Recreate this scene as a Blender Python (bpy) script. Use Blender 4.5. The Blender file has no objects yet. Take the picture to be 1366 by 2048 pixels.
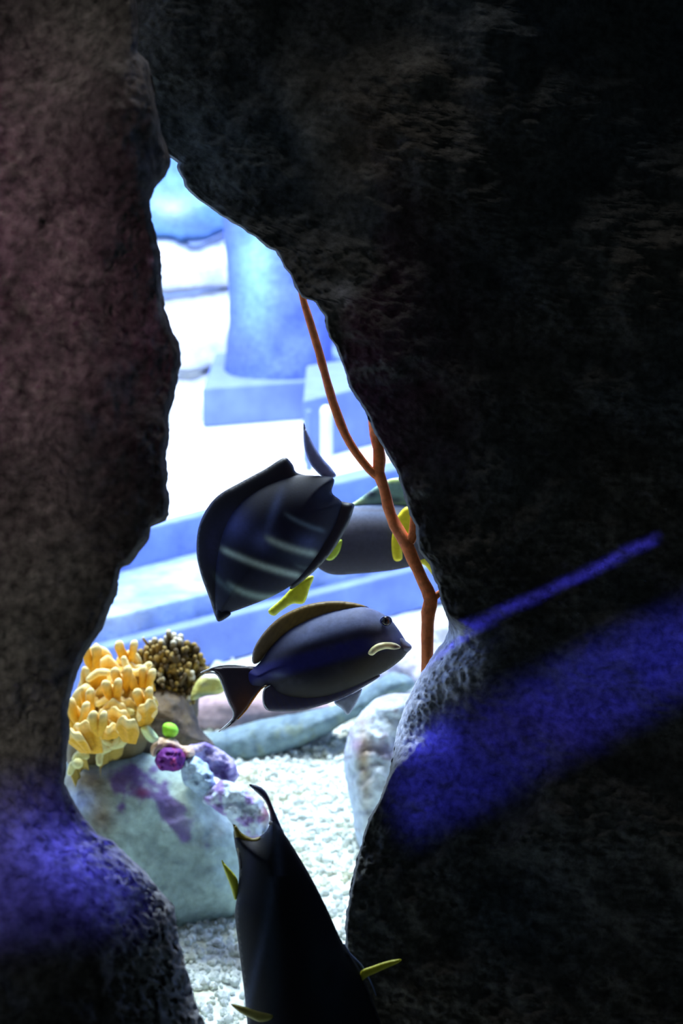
import bpy, bmesh, math, random
import numpy as np
from mathutils import Vector, Matrix, noise as mnoise
from mathutils.geometry import delaunay_2d_cdt
random.seed(7)
S = bpy.context.scene
COL = S.collection

# ---------------------------------------------------------------- camera
PITCH = math.radians(15); F = 4000.0; CAMZ = 1.5
FW = Vector((0, math.cos(PITCH), -math.sin(PITCH)))
UP = Vector((0, math.sin(PITCH), math.cos(PITCH)))
cd = bpy.data.cameras.new('camera'); cam = bpy.data.objects.new('camera', cd); COL.objects.link(cam)
cam.location = (0, 0, CAMZ); cam.rotation_euler = (math.pi/2 - PITCH, 0, 0)
cd.sensor_fit = 'VERTICAL'; cd.sensor_height = 36; cd.lens = 36*F/2048
cd.dof.use_dof = True; cd.dof.focus_distance = 2.5; cd.dof.aperture_fstop = 5.6
S.camera = cam
def P(px, py, D):
    return Vector((0, 0, CAMZ)) + Vector((1, 0, 0))*((px-683)/F*D) + UP*(-(py-1024)/F*D) + FW*D
def hit(px, py, z):
    d = P(px, py, 1.0) - Vector((0, 0, CAMZ))
    return Vector((0, 0, CAMZ)) + d*((z-CAMZ)/d.z)

# ---------------------------------------------------------------- world, lamps, exposure
w = bpy.data.worlds.new('world'); S.world = w; w.use_nodes = True
w.node_tree.nodes['Background'].inputs[0].default_value = (0.10, 0.16, 0.22, 1)
w.node_tree.nodes['Background'].inputs[1].default_value = 0.02
S.view_settings.view_transform = 'Standard'; S.view_settings.look = 'None'
S.view_settings.gamma = 1; S.view_settings.exposure = 0; S.view_settings.use_curve_mapping = False
def lamp(name, kind, loc, target, power, color, **kw):
    l = bpy.data.lights.new(name, kind); o = bpy.data.objects.new(name, l); COL.objects.link(o)
    o.location = loc; l.energy = power; l.color = color
    roll = kw.pop('roll', 0)
    d = (Vector(target)-Vector(loc)).normalized()
    q = d.to_track_quat('-Z', 'Y')
    o.rotation_euler = (q.to_matrix() @ Matrix.Rotation(roll, 3, 'Z')).to_euler()
    for k, v in kw.items(): setattr(l, k, v)
    return o
# tank lamps and an added front fill
lamp('tank_lamp_near', 'AREA', (-0.3, 3.95, 2.9), (0.1, 3.4, 0.0), 160, (0.80, 0.95, 1.0), size=0.9)
lamp('tank_lamp_far', 'AREA', (-0.5, 6.3, 3.3), (-0.3, 6.1, 0.3), 250, (0.80, 0.90, 1.0), size=1.6)
lamp('tank_lamp_blue', 'AREA', (0.1, 4.4, 3.0), (0.0, 6.2, 0.3), 75, (0.22, 0.34, 1.0), size=1.2)
lamp('added_front_fill', 'AREA', (-0.1, 2.75, 2.7), (-0.1, 3.5, 0.5), 10, (1.0, 0.95, 0.92), size=0.5)  # added fill, brightens the near side of fish and coral
# visitor side
_t = P(20, 900, 2.0)
lamp('hall_lamp', 'AREA', _t+(FW*-1+Vector((-0.45, 0, 0.25))).normalized()*1.7, _t, 0.12, (1.0, 0.97, 0.88), shape='RECTANGLE', size=0.10, size_y=1.0, spread=math.radians(9))
lamp('hall_lamp_dim', 'AREA', (1.6, -1.0, 3.0), P(1000, 900, 2.3), 2.3, (0.72, 0.95, 1.0), size=1.0)
lamp('hall_lamp_magenta', 'SPOT', (-1.4, 0.3, 2.0), P(-270, 520, 2.0), 40, (0.9, 0.03, 0.55), spot_size=math.radians(17), spot_blend=1.0, shadow_soft_size=0.1)
BLUE = (0.07, 0.065, 1.0)
def beam(name, px, py, D, wpx, hpx, ang, power, spread, color=BLUE, dist=1.5, off=(0.15, 0.45)):  # added unseen lamp, narrowed to throw a blue band on the rock
    t = P(px, py, D); v = (FW*-1 + Vector((1, 0, 0))*off[0] + UP*off[1]).normalized()
    lamp(name, 'AREA', t+v*dist, t, power, color, shape='RECTANGLE', size=wpx/F*D, size_y=hpx/F*D,
         spread=math.radians(spread), roll=math.radians(ang))
beam('added_beam_wide', 1200, 1368, 2.3, 860, 150, 20, 0.145, 2.4)
beam('added_beam_thin', 1105, 1158, 2.3, 500, 12, 19, 0.016, 1.2, dist=0.8)
beam('added_beam_left', 0, 1770, 2.0, 430, 230, 8, 0.105, 5, color=(0.13, 0.12, 1.0))

# ---------------------------------------------------------------- helpers
def lin(c):
    return tuple(((v/255)/12.92 if v/255 <= 0.04045 else ((v/255+0.055)/1.055)**2.4) for v in c)
def _h(ix, iy, seed):
    n = (ix.astype(np.int64)*374761393 + iy.astype(np.int64)*668265263 + seed*1442695041) & 0xffffffff
    n = ((n ^ (n >> 13))*1274126177) & 0xffffffff
    n = (n ^ (n >> 16)) & 0xffffffff
    return n/4294967295.0
def vnoise(x, y, seed=0):
    ix = np.floor(x); iy = np.floor(y); fx = x-ix; fy = y-iy
    fx = fx*fx*(3-2*fx); fy = fy*fy*(3-2*fy)
    a = _h(ix, iy, seed); b = _h(ix+1, iy, seed); c = _h(ix, iy+1, seed); d = _h(ix+1, iy+1, seed)
    return (a*(1-fx)+b*fx)*(1-fy) + (c*(1-fx)+d*fx)*fy
def fbm(x, y, sc, octv=4, seed=0, gain=0.5):
    x = np.asarray(x, float)/sc; y = np.asarray(y, float)/sc; s = 0; a = 1; t = 0
    for k in range(octv):
        s = s + a*(vnoise(x, y, seed+k*17)-0.5)*2; t += a; a *= gain; x = x*2.03+5.2; y = y*2.03+1.7
    return s/t
def sst(a, b, x):
    t = np.clip((np.asarray(x, float)-a)/(b-a), 0, 1); return t*t*(3-2*t)
def PN(px, py, D):
    px = np.asarray(px, float); py = np.asarray(py, float); D = np.asarray(D, float)*np.ones_like(px)
    a = (px-683)/F*D; b = -(py-1024)/F*D
    return np.stack([a, UP.y*b+FW.y*D, CAMZ+UP.z*b+FW.z*D], -1)
def link(name, mesh, mat, parent=None, loc=None):
    o = bpy.data.objects.new(name, mesh); COL.objects.link(o)
    if mat: mesh.materials.append(mat)
    if parent is not None:
        o.parent = parent
    elif loc is not None: o.location = loc
    return o
def mesh_from(verts, faces, cols=None, origin=(0, 0, 0), smooth=True, recalc=True, name='mesh'):
    v = np.asarray(verts, float) - np.asarray(origin, float)
    me = bpy.data.meshes.new(name); me.from_pydata(v.tolist(), [], faces); me.update()
    if recalc:
        bm = bmesh.new(); bm.from_mesh(me); bmesh.ops.recalc_face_normals(bm, faces=bm.faces[:]); bm.to_mesh(me); bm.free()
    if cols is not None:
        a = me.color_attributes.new('Col', 'FLOAT_COLOR', 'POINT')
        c = np.ones((len(v), 4)); c[:, :3] = cols
        a.data.foreach_set('color', c.ravel())
    if smooth: me.polygons.foreach_set('use_smooth', [True]*len(me.polygons))
    return me
def tag(o, label=None, cat=None, group=None, kind=None):
    if label: o['label'] = label
    if cat: o['category'] = cat
    if group: o['group'] = group
    if kind: o['kind'] = kind
    return o
def empty(name, loc):
    o = bpy.data.objects.new(name, None); COL.objects.link(o); o.location = loc; o.empty_display_size = 0.05; return o

# ---------------------------------------------------------------- materials
def mat(name, color=(0.5, 0.5, 0.5), attr=False, rough=0.8, spec=0.3, nscale=60, namt=0.3, bscale=120, bstr=0.3, bdist=0.004, sss=0, stretch=None, coat=0, second=None, sscale=8, contrast=(0.42, 0.6)):
    m = bpy.data.materials.new(name); m.use_nodes = True; nt = m.node_tree; N = nt.nodes; L = nt.links
    b = N['Principled BSDF']; b.inputs['Roughness'].default_value = rough; b.inputs['Specular IOR Level'].default_value = spec
    tc = N.new('ShaderNodeTexCoord'); vec = tc.outputs['Object']
    if stretch:
        mp = N.new('ShaderNodeMapping'); mp.inputs['Scale'].default_value = stretch; L.new(vec, mp.inputs[0]); vec = mp.outputs[0]
    n = N.new('ShaderNodeTexNoise'); n.inputs['Scale'].default_value = nscale; n.inputs['Detail'].default_value = 6; L.new(vec, n.inputs['Vector'])
    mr = N.new('ShaderNodeMapRange'); mr.inputs[1].default_value = 0.3; mr.inputs[2].default_value = 0.7
    mr.inputs[3].default_value = 1-namt; mr.inputs[4].default_value = 1+namt; L.new(n.outputs[0], mr.inputs[0])
    if attr:
        a = N.new('ShaderNodeAttribute'); a.attribute_name = 'Col'; base = a.outputs['Color']
    else:
        r = N.new('ShaderNodeRGB'); r.outputs[0].default_value = (*color, 1); base = r.outputs[0]
    if second:
        n2 = N.new('ShaderNodeTexNoise'); n2.inputs['Scale'].default_value = sscale; n2.inputs['Detail'].default_value = 4; L.new(vec, n2.inputs['Vector'])
        m2 = N.new('ShaderNodeMapRange'); m2.inputs[1].default_value = contrast[0]; m2.inputs[2].default_value = contrast[1]; L.new(n2.outputs[0], m2.inputs[0])
        mx = N.new('ShaderNodeMix'); mx.data_type = 'RGBA'; L.new(m2.outputs[0], mx.inputs[0]); L.new(base, mx.inputs[6]); mx.inputs[7].default_value = (*second, 1)
        base = mx.outputs[2]
    vm = N.new('ShaderNodeVectorMath'); vm.operation = 'SCALE'; L.new(base, vm.inputs[0]); L.new(mr.outputs[0], vm.inputs['Scale'])
    L.new(vm.outputs[0], b.inputs['Base Color'])
    if bstr > 0:
        n3 = N.new('ShaderNodeTexNoise'); n3.inputs['Scale'].default_value = bscale; n3.inputs['Detail'].default_value = 8; n3.inputs['Roughness'].default_value = 0.65; L.new(vec, n3.inputs['Vector'])
        bp = N.new('ShaderNodeBump'); bp.inputs['Strength'].default_value = bstr; bp.inputs['Distance'].default_value = bdist
        L.new(n3.outputs[0], bp.inputs['Height']); L.new(bp.outputs[0], b.inputs['Normal'])
    if sss:
        b.inputs['Subsurface Weight'].default_value = sss; b.inputs['Subsurface Scale'].default_value = 0.01
    b.inputs['Coat Weight'].default_value = coat
    return m
M_pillar = mat('pillar_rock', attr=True, rough=0.9, spec=0.1, nscale=90, namt=0.55, bscale=55, bstr=0.9, bdist=0.02)
M_wall = mat('wall_rock', attr=True, rough=0.9, spec=0.1, nscale=110, namt=0.45, bscale=60, bstr=0.45, bdist=0.012)
M_fish = mat('fish_skin', attr=True, rough=0.6, spec=0.15, nscale=160, namt=0.12, bscale=400, bstr=0.15, bdist=0.001)
M_fin = mat('fish_fin', attr=True, rough=0.5, spec=0.3, nscale=120, namt=0.15, bscale=200, bstr=0.2, bdist=0.001, sss=0.0)
M_reef = mat('reef_rock', attr=True, rough=0.85, nscale=70, namt=0.22, bscale=90, bstr=0.5, bdist=0.008)
M_coral = mat('coral_skin', attr=True, rough=0.7, nscale=150, namt=0.12, bscale=260, bstr=0.25, bdist=0.002)
M_gorg = mat('orange_coral', lin((232, 128, 70)), rough=0.7, nscale=120, namt=0.25, bscale=400, bstr=0.5, bdist=0.002)
M_gravel = mat('white_gravel', (0.70, 0.75, 0.70), rough=0.9, nscale=90, namt=0.3, bscale=220, bstr=0.4, bdist=0.004, second=(0.60, 0.60, 0.40), sscale=9, contrast=(0.5, 0.72))
M_concrete = mat('pale_blue_concrete', (0.17, 0.24, 0.72), rough=0.85, nscale=18, namt=0.12, bscale=60, bstr=0.2, bdist=0.01)
M_ledge = mat('ledge_concrete', (0.20, 0.29, 0.72), rough=0.85, nscale=10, namt=0.2, bscale=50, bstr=0.4, bdist=0.02)
M_ledge2 = mat('whitish_ledge_concrete', (0.30, 0.44, 0.72), rough=0.9, nscale=12, namt=0.4, bscale=30, bstr=0.8, bdist=0.03, second=(0.52, 0.66, 0.85), sscale=5)
M_white = mat('white_stone', (0.85, 0.88, 0.92), rough=0.85, nscale=6, namt=0.08, bscale=16, bstr=0.4, bdist=0.02)
M_tankwall = mat('tank_wall', (0.38, 0.50, 0.85), rough=0.9, nscale=4, namt=0.15, bscale=12, bstr=0.2)
M_eye = mat('fish_eye', (0.01, 0.01, 0.02), rough=0.1, spec=0.8, bstr=0, namt=0)

# ---------------------------------------------------------------- structure: tank shell
def box(name, x0, x1, y0, y1, z0, z1, m, kind='structure'):
    v = [(x, y, z) for x in (x0, x1) for y in (y0, y1) for z in (z0, z1)]
    f = [(0, 1, 3, 2), (4, 6, 7, 5), (0, 4, 5, 1), (2, 3, 7, 6), (0, 2, 6, 4), (1, 5, 7, 3)]
    o = link(name, mesh_from(v, f, smooth=False, name=name), m); o['kind'] = kind; return o
box('wall_back', -3, 3, 8.0, 8.15, -0.1, 3.6, M_tankwall)
box('wall_left', -2.75, -2.6, 2.4, 8.0, -0.1, 3.6, M_tankwall)
box('wall_right', 2.6, 2.75, 2.4, 8.0, -0.1, 3.6, M_tankwall)
# gravel floor with mounds
nx, ny = 260, 330
gx, gy = np.meshgrid(np.linspace(-2.59, 2.59, nx), np.concatenate([np.linspace(1.2, 2.5, 30), np.linspace(2.51, 4.6, 240), np.linspace(4.7, 7.99, 60)]))
gz = 0.012*fbm(gx, gy, 0.25, 4, 3) + 0.006*fbm(gx, gy, 0.03, 3, 9)
idx = np.arange(nx*ny).reshape(ny, nx)
fc = np.stack([idx[:-1, :-1], idx[:-1, 1:], idx[1:, 1:], idx[1:, :-1]], -1).reshape(-1, 4).tolist()
fl = link('floor', mesh_from(np.stack([gx, gy, gz], -1).reshape(-1, 3), fc, recalc=False, name='floor'), M_gravel); fl['kind'] = 'structure'

# ---------------------------------------------------------------- foreground rocks
def poly_dist(px, py, c):
    d = np.full(px.shape, 1e9)
    for (x0, y0), (x1, y1) in zip(c[:-1], c[1:]):
        vx, vy = x1-x0, y1-y0; t = np.clip(((px-x0)*vx+(py-y0)*vy)/(vx*vx+vy*vy+1e-9), 0, 1)
        d = np.minimum(d, np.hypot(px-x0-t*vx, py-y0-t*vy))
    return d
def rock_face(name, contour, side, extent, D0, Rfn, Tf, Tb, seed, colfn, m, extra=None, ubase=1.0):
    ys = np.concatenate([np.linspace(-1300, -120, 30), np.arange(-110, 2160, 4.0), np.linspace(2190, 4000, 36)])
    cx = np.interp(ys, [p[1] for p in contour], [p[0] for p in contour])
    cx = cx + 3.2*fbm(ys, ys*0, 22, 3, seed) + 1.6*fbm(ys, ys*0, 7, 2, seed+3)
    K = 190; u = extent*(0.12*np.linspace(0, 1, K)+0.88*np.linspace(0, 1, K)**2.2)
    X = cx[:, None] + side*u[None, :]; Y = np.repeat(ys[:, None], K, 1)
    cs = [(a, b) for a, b in zip(cx[::3], ys[::3])]
    d = np.full(X.shape, 1e9); n = 90 if False else K
    # true distance to the edge only where near
    near = u < 420; d[:, near] = poly_dist(X[:, near], Y[:, near], [p for p in contour]); d[:, ~near] = u[~near][None, :]*0.8
    d[:, 0] = 0
    R = Rfn(Y); q = np.clip(d/R, 0, 1)
    rim = 1-np.sqrt(np.clip(1-(1-q)**2, 0, 1))
    D = D0 + Tf*rim + 0.055*fbm(X, Y, 330, 3, seed+1) + 0.016*fbm(X, Y, 70, 4, seed+2)*(0.4+0.6*q) + 0.006*np.abs(fbm(X, Y, 14, 3, seed+5))
    if extra is not None: D = D + extra(X, Y, d)
    V = PN(X, Y, D)
    ny_, nx_ = X.shape; idf = np.arange(ny_*nx_).reshape(ny_, nx_)
    faces = np.stack([idf[:-1, :-1], idf[:-1, 1:], idf[1:, 1:], idf[1:, :-1]], -1).reshape(-1, 4)
    # back sheet, coarser
    Kb = 16; sel = np.unique(np.concatenate([np.linspace(0, K-1, Kb).astype(int), [0, 3, 8, 16]])); Xb = X[:, sel][:, 1:]; Yb = Y[:, sel][:, 1:]; qb = q[:, sel][:, 1:]
    Db = D0 + Tf + Tb*(1-(1-qb)**2) + 0.02*fbm(Xb, Yb, 120, 3, seed+8)
    Vb = PN(Xb, Yb, Db); nb = Xb.shape[1]
    idb = (np.arange(ny_*nb)+ny_*nx_).reshape(ny_, nb); idb = np.concatenate([idf[:, :1], idb], 1)
    fb = np.stack([idb[:-1, :-1], idb[1:, :-1], idb[1:, 1:], idb[:-1, 1:]], -1).reshape(-1, 4)
    fs = np.stack([idf[:-1, -1], idb[:-1, -1], idb[1:, -1], idf[1:, -1]], -1).reshape(-1, 4)
    verts = np.concatenate([V.reshape(-1, 3), Vb.reshape(-1, 3)])
    cols = np.concatenate([colfn(X, Y, d).reshape(-1, 3), colfn(Xb, Yb, Xb*0+500).reshape(-1, 3)])
    base = P(cx.mean()+side*extent*0.5, 2048, D0); base.z = 0
    o = link(name, mesh_from(verts, faces.tolist()+fb.tolist()+fs.tolist(), cols, base, recalc=True, name=name), m, None, base)
    return o
LEFT = [(150,-1300),(262,-120),(273,0),(277,68),(275,103),(297,123),(304,164),(314,212),(322,267),(343,316),(342,328),(328,355),(309,378),(301,403),(304,431),(309,461),(318,492),(323,523),(321,547),(326,588),(330,619),(342,656),(358,690),(362,705),(361,730),(355,764),(349,798),(338,822),(337,843),(342,860),(337,887),(333,918),(338,949),(335,969),(341,1003),(338,1031),(331,1043),(304,1053),(297,1079),(273,1113),(256,1131),(243,1135),(239,1154),(236,1188),(222,1212),(205,1256),(185,1286),(166,1316),(145,1378),(137,1415),(139,1465),(132,1531),(128,1565),(143,1593),(166,1631),(195,1668),(228,1682),(253,1709),(290,1743),(319,1780),(348,1813),(356,1863),(364,1904),(381,1958),(389,1999),(410,2048),(470,2300),(700,4000)]
RIGHT = [(60,-1300),(150,0),(230,220),(300,290),(345,317),(357,326),(354,335),(360,350),(368,363),(369,373),(382,386),(397,400),(418,414),(441,432),(453,437),(467,448),(482,455),(494,467),(508,472),(523,485),(538,497),(551,501),(557,511),(567,534),(579,549),(591,575),(602,596),(629,603),(635,616),(651,634),(652,657),(658,678),(673,695),(680,716),(700,775),(719,805),(737,834),(749,868),(773,907),(793,941),(805,980),(817,1024),(832,1053),(834,1083),(836,1100),(846,1112),(861,1129),(866,1156),(876,1170),(880,1200),(888,1215),(895,1240),(896,1262),(890,1280),(871,1302),(832,1361),(815,1395),(797,1444),(790,1492),(778,1551),(758,1600),(737,1639),(724,1678),(710,1736),(700,1785),(694,1820),(690,1860),(691,1900),(705,1950),(740,2048),(770,2300),(850,4000)]
def col_left(X, Y, d):
    n = fbm(X, Y, 160, 4, 41)[..., None]; n2 = fbm(X, Y, 30, 3, 42)[..., None]
    c = np.array([0.20, 0.185, 0.175])*(1+0.45*n+0.25*n2)
    k = sst(1600, 1720, Y)*sst(190, 20, d)  # foot rim paled towards blue, standing in for tank light on it
    for (a, b_, rx, ry, s_) in ((305, 522, 9, 9, .8), (322, 585, 6, 20, .5), (310, 492, 9, 5, .5), (318, 625, 10, 26, .45), (300, 660, 18, 26, .25), (325, 262, 10, 30, .25), (275, 110, 26, 30, .2)):  # small lit spots along the edge, painted into the colour
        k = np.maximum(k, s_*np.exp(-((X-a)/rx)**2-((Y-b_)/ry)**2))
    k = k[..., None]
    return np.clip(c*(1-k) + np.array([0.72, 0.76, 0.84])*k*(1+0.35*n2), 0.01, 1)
def col_right(X, Y, d):
    n = fbm(X, Y, 170, 4, 51)[..., None]; n2 = fbm(X, Y, 32, 3, 52)[..., None]; t = fbm(X, Y, 260, 2, 57)[..., None]
    c = np.array([0.10, 0.104, 0.103])*(1+0.4*n+0.25*n2) + np.array([0.02, 0.0, -0.02])*t
    k = sst(140, 30, d)*sst(1230, 1290, Y)*sst(1540, 1470, Y)  # crust edge lightened in the colour to imitate tank light
    k = np.maximum(k, 0.35*np.exp(-(((X-880)/34)**2+((Y-1435)/20)**2)))  # lit streak beside the crust, also painted
    for (a, b, r, s) in ((682, 588, 26, .22), (884, 470, 14, .13), (880, 925, 34, .13), (905, 945, 16, .12)):  # soft blotches of light painted into the rock colour
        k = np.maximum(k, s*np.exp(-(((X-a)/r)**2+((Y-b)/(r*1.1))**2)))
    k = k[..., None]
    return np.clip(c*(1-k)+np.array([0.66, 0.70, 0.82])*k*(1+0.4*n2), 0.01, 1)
def ex_left(X, Y, d):
    lower = sst(1450, 1750, Y)
    crust = 0.014*np.abs(fbm(X+Y*0.6, Y*1.4-X, 26, 3, 71))*lower*sst(260, 60, d)
    holes = 0.012*(fbm(X, Y, 13, 2, 72) > 0.35)*lower*sst(180, 80, d)
    bulge = -0.05*np.exp(-((X-240)/90)**2-((Y-230)/220)**2) - 0.04*np.exp(-((X-180)/120)**2-((Y-860)/260)**2)
    groove = 0.02*np.exp(-((X-290)/40)**2-((Y-285)/25)**2)+0.025*np.exp(-((X-325)/25)**2-((Y-330)/40)**2)
    return crust+holes+bulge+groove-0.10*lower
def ex_right(X, Y, d):
    k = sst(170, 60, d)*sst(1240, 1290, Y)*sst(1560, 1480, Y)
    return 0.012*np.abs(fbm(X, Y, 15, 3, 81))*k + 0.05*sst(900, 1500, Y)*0 + 0.008*fbm(X, Y, 22, 3, 84)*sst(1500, 1700, Y)
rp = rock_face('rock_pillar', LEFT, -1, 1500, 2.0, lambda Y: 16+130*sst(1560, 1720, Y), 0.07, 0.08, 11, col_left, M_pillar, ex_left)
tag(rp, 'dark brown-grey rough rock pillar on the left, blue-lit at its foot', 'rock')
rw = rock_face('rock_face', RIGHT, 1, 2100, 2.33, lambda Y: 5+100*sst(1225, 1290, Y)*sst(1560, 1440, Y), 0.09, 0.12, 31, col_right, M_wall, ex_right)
tag(rw, 'near-black rock wall filling the right side, crossed by blue light bands', 'rock')

# ---------------------------------------------------------------- inflate: outline -> rounded solid
def smooth_poly(pts, step=5.0, closed=True):
    pts = [Vector(p) for p in pts]; out = []; n = len(pts)
    rng = range(n) if closed else range(n-1)
    for i in rng:
        g = lambda k: pts[k % n] if closed else pts[max(0, min(n-1, k))]
        p0, p1, p2, p3 = g(i-1), g(i), g(i+1), g(i+2)
        m = max(1, int((p2-p1).length/step))
        for j in range(m):
            t = j/m
            out.append(0.5*((2*p1)+(p2-p0)*t+(2*p0-5*p1+4*p2-p3)*t*t+(3*p1-p0-3*p2+p3)*t**3))
    if not closed: out.append(pts[-1])
    return out
def inside(px, py, c):
    r = np.zeros(px.shape, bool); n = len(c)
    for i in range(n):
        x0, y0 = c[i]; x1, y1 = c[(i+1) % n]
        if y0 == y1: continue
        k = ((y0 > py) != (y1 > py)) & (px < (x1-x0)*(py-y0)/(y1-y0)+x0); r ^= k
    return r
def inflate(name, pts, D, Tf, R, m, colfn, parent=None, origin=None, Tb=None, step=6.0, smooth=True, amp=0.0, nsc=40, seed=1, Dfn=None, relief=None, power=0.5, jag=0.0):
    if m is M_fish and power == 0.5: power = 0.85
    """rounded closed solid from an outline given in photograph pixels at distance D"""
    c = [(v[0], v[1]) for v in (smooth_poly(pts, step) if smooth else smooth_poly(pts, step))]
    ca = np.array(c)
    if jag: ca[:, 0] += jag*fbm(ca[:, 0], ca[:, 1], 14, 2, seed); ca[:, 1] += jag*fbm(ca[:, 0], ca[:, 1], 14, 2, seed+4)
    c = [tuple(p) for p in ca]
    x0, y0 = ca.min(0); x1, y1 = ca.max(0)
    gx, gy = np.meshgrid(np.arange(x0, x1, step), np.arange(y0, y1, step*0.87)); gx[::2] += step/2
    gx = gx.ravel(); gy = gy.ravel(); k = inside(gx, gy, c); gx = gx[k]; gy = gy[k]
    dd = poly_dist(gx, gy, c+[c[0]]); k = dd > step*0.55; gx, gy, dd = gx[k], gy[k], dd[k]
    allp = [Vector(p) for p in c]+[Vector((a, b)) for a, b in zip(gx, gy)]
    nb = len(c)
    vo, eo, fo, ov, oe, of = delaunay_2d_cdt(allp, [(i, (i+1) % nb) for i in range(nb)], [list(range(nb))], 1, 1e-4)
    q = np.array([(v.x, v.y) for v in vo]); d = poly_dist(q[:, 0], q[:, 1], c+[c[0]]); d[d < 1e-2] = 0
    Tb = Tf if Tb is None else Tb
    h = np.clip(1-(1-np.clip(d/R, 0, 1))**2, 0, 1)**power
    n = fbm(q[:, 0], q[:, 1], nsc, 4, seed)*amp*np.clip(d/(R*0.4), 0, 1) if amp else 0
    base = D + (Dfn(q[:, 0], q[:, 1]) if Dfn else 0)
    rl = relief(q[:, 0], q[:, 1])*np.clip(d/12, 0, 1) if relief else 0
    Vf = PN(q[:, 0], q[:, 1], base - Tf*h - n - rl); Vb = PN(q[:, 0], q[:, 1], base + Tb*h + n)
    N = len(q); bidx = np.where(d == 0)[0]; remap = np.arange(N)+N; remap[bidx] = bidx
    faces = [tuple(f) for f in fo] + [tuple(int(remap[i]) for i in reversed(f)) for f in fo]
    verts = np.concatenate([Vf, Vb]); C = colfn(q[:, 0], q[:, 1]); cols = np.concatenate([C, C])
    used = np.zeros(2*N, bool)
    for f in faces:
        for i in f: used[i] = True
    nm = np.cumsum(used)-1; verts = verts[used]; cols = cols[used]; faces = [tuple(int(nm[i]) for i in f) for f in faces]
    if parent is not None: origin = parent.location
    if origin is None:
        origin = verts.mean(0); origin = (origin[0], origin[1], verts[:, 2].min())
    return link(name, mesh_from(verts, faces, cols, tuple(origin), name=name), m, parent, None if parent else origin)
def flat(c):
    c = np.array(lin(c) if max(c) > 1 else c)
    return lambda x, y: np.ones((len(x), 1))*c
def dim(f, k):
    return lambda x, y: f(x, y)*k
def mixc(stops):
    """stops: list of (weight array, rgb) laid over each other"""
    out = None
    for wgt, c in stops:
        c = np.array(lin(c)); 
        if out is None: out = np.ones((len(wgt), 1))*c
        else: out = out*(1-wgt[:, None]) + c*wgt[:, None]
    return out
def gauss(x, y, a, b, rx, ry, ang=0):
    ca, sa = math.cos(ang), math.sin(ang); u = (x-a)*ca+(y-b)*sa; v = -(x-a)*sa+(y-b)*ca
    return np.exp(-(u/rx)**2-(v/ry)**2)
def sphere(name, px, py, D, r, m, parent, sy=1, sub=2, col=None):
    bm = bmesh.new(); bmesh.ops.create_icosphere(bm, subdivisions=sub, radius=r); c = P(px, py, D)
    V = [v.co.copy() for v in bm.verts]; fcs = [[v.index for v in f.verts] for f in bm.faces]; bm.free()
    V = np.array([(v.x, v.y*sy, v.z) for v in V])+np.array(c)
    o = parent.location if parent is not None else c
    return link(name, mesh_from(V, fcs, None if col is None else np.ones((len(V), 1))*np.array(lin(col)), tuple(o), name=name), m, parent, None if parent else o)
def tube(name, pts, rad, m, parent=None, origin=None, colfn=None, seg=10, sm=0.012, wob=0.0, seed=0, flat_=1.0, collect=None):
    """tapered tube through 3D points; rad list per point; rounded ends"""
    P3 = [Vector(p) for p in pts]; n = len(P3); path = []; rr = []
    for i in range(n-1):
        g = lambda k: P3[max(0, min(n-1, k))]
        p0, p1, p2, p3 = g(i-1), g(i), g(i+1), g(i+2); mm = max(2, int((p2-p1).length/sm))
        for j in range(mm):
            t = j/mm; path.append(0.5*((2*p1)+(p2-p0)*t+(2*p0-5*p1+4*p2-p3)*t*t+(3*p1-p0-3*p2+p3)*t**3)); rr.append(rad[i]*(1-t)+rad[i+1]*t)
    path.append(P3[-1]); rr.append(rad[-1])
    # rounded end caps
    def cap(a, b, r):
        d = (a-b).normalized(); return [(a+d*r*math.sin(t), r*math.cos(t)) for t in (0.5, 1.0, 1.4)]
    e = cap(path[-1], path[-2], rr[-1]); s = cap(path[0], path[1], rr[0])
    path = [q[0] for q in reversed(s)]+path+[q[0] for q in e]; rr = [q[1] for q in reversed(s)]+rr+[q[1] for q in e]
    V = []; T = []; tan = (path[1]-path[0]).normalized(); nrm = tan.orthogonal().normalized(); N_ = len(path)
    for i, p in enumerate(path):
        t2 = (path[min(i+1, N_-1)]-path[max(i-1, 0)]).normalized()
        nrm = (nrm - t2*nrm.dot(t2)).normalized(); bn = t2.cross(nrm)
        for k in range(seg):
            a = 2*math.pi*k/seg; w = 1+wob*mnoise.noise(p*60+Vector((k*0.7, seed, 0)))
            V.append(p+(nrm*math.cos(a)+bn*math.sin(a)*flat_)*rr[i]*w); T.append(i/(N_-1))
    Fc = [(i*seg+k, i*seg+(k+1) % seg, (i+1)*seg+(k+1) % seg, (i+1)*seg+k) for i in range(N_-1) for k in range(seg)]
    Fc += [tuple(reversed(range(seg))), tuple(range((N_-1)*seg, N_*seg))]
    V = np.array([tuple(v) for v in V]); C = colfn(np.array(T), V) if colfn else None
    if collect is not None:
        b = sum(len(q[0]) for q in collect); collect.append((V, [tuple(i+b for i in f) for f in Fc], C)); return None
    if parent is not None: origin = parent.location
    if origin is None: origin = tuple(pts[0])
    return link(name, mesh_from(V, Fc, C, tuple(origin), name=name), m, parent, None if parent else origin)

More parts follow.
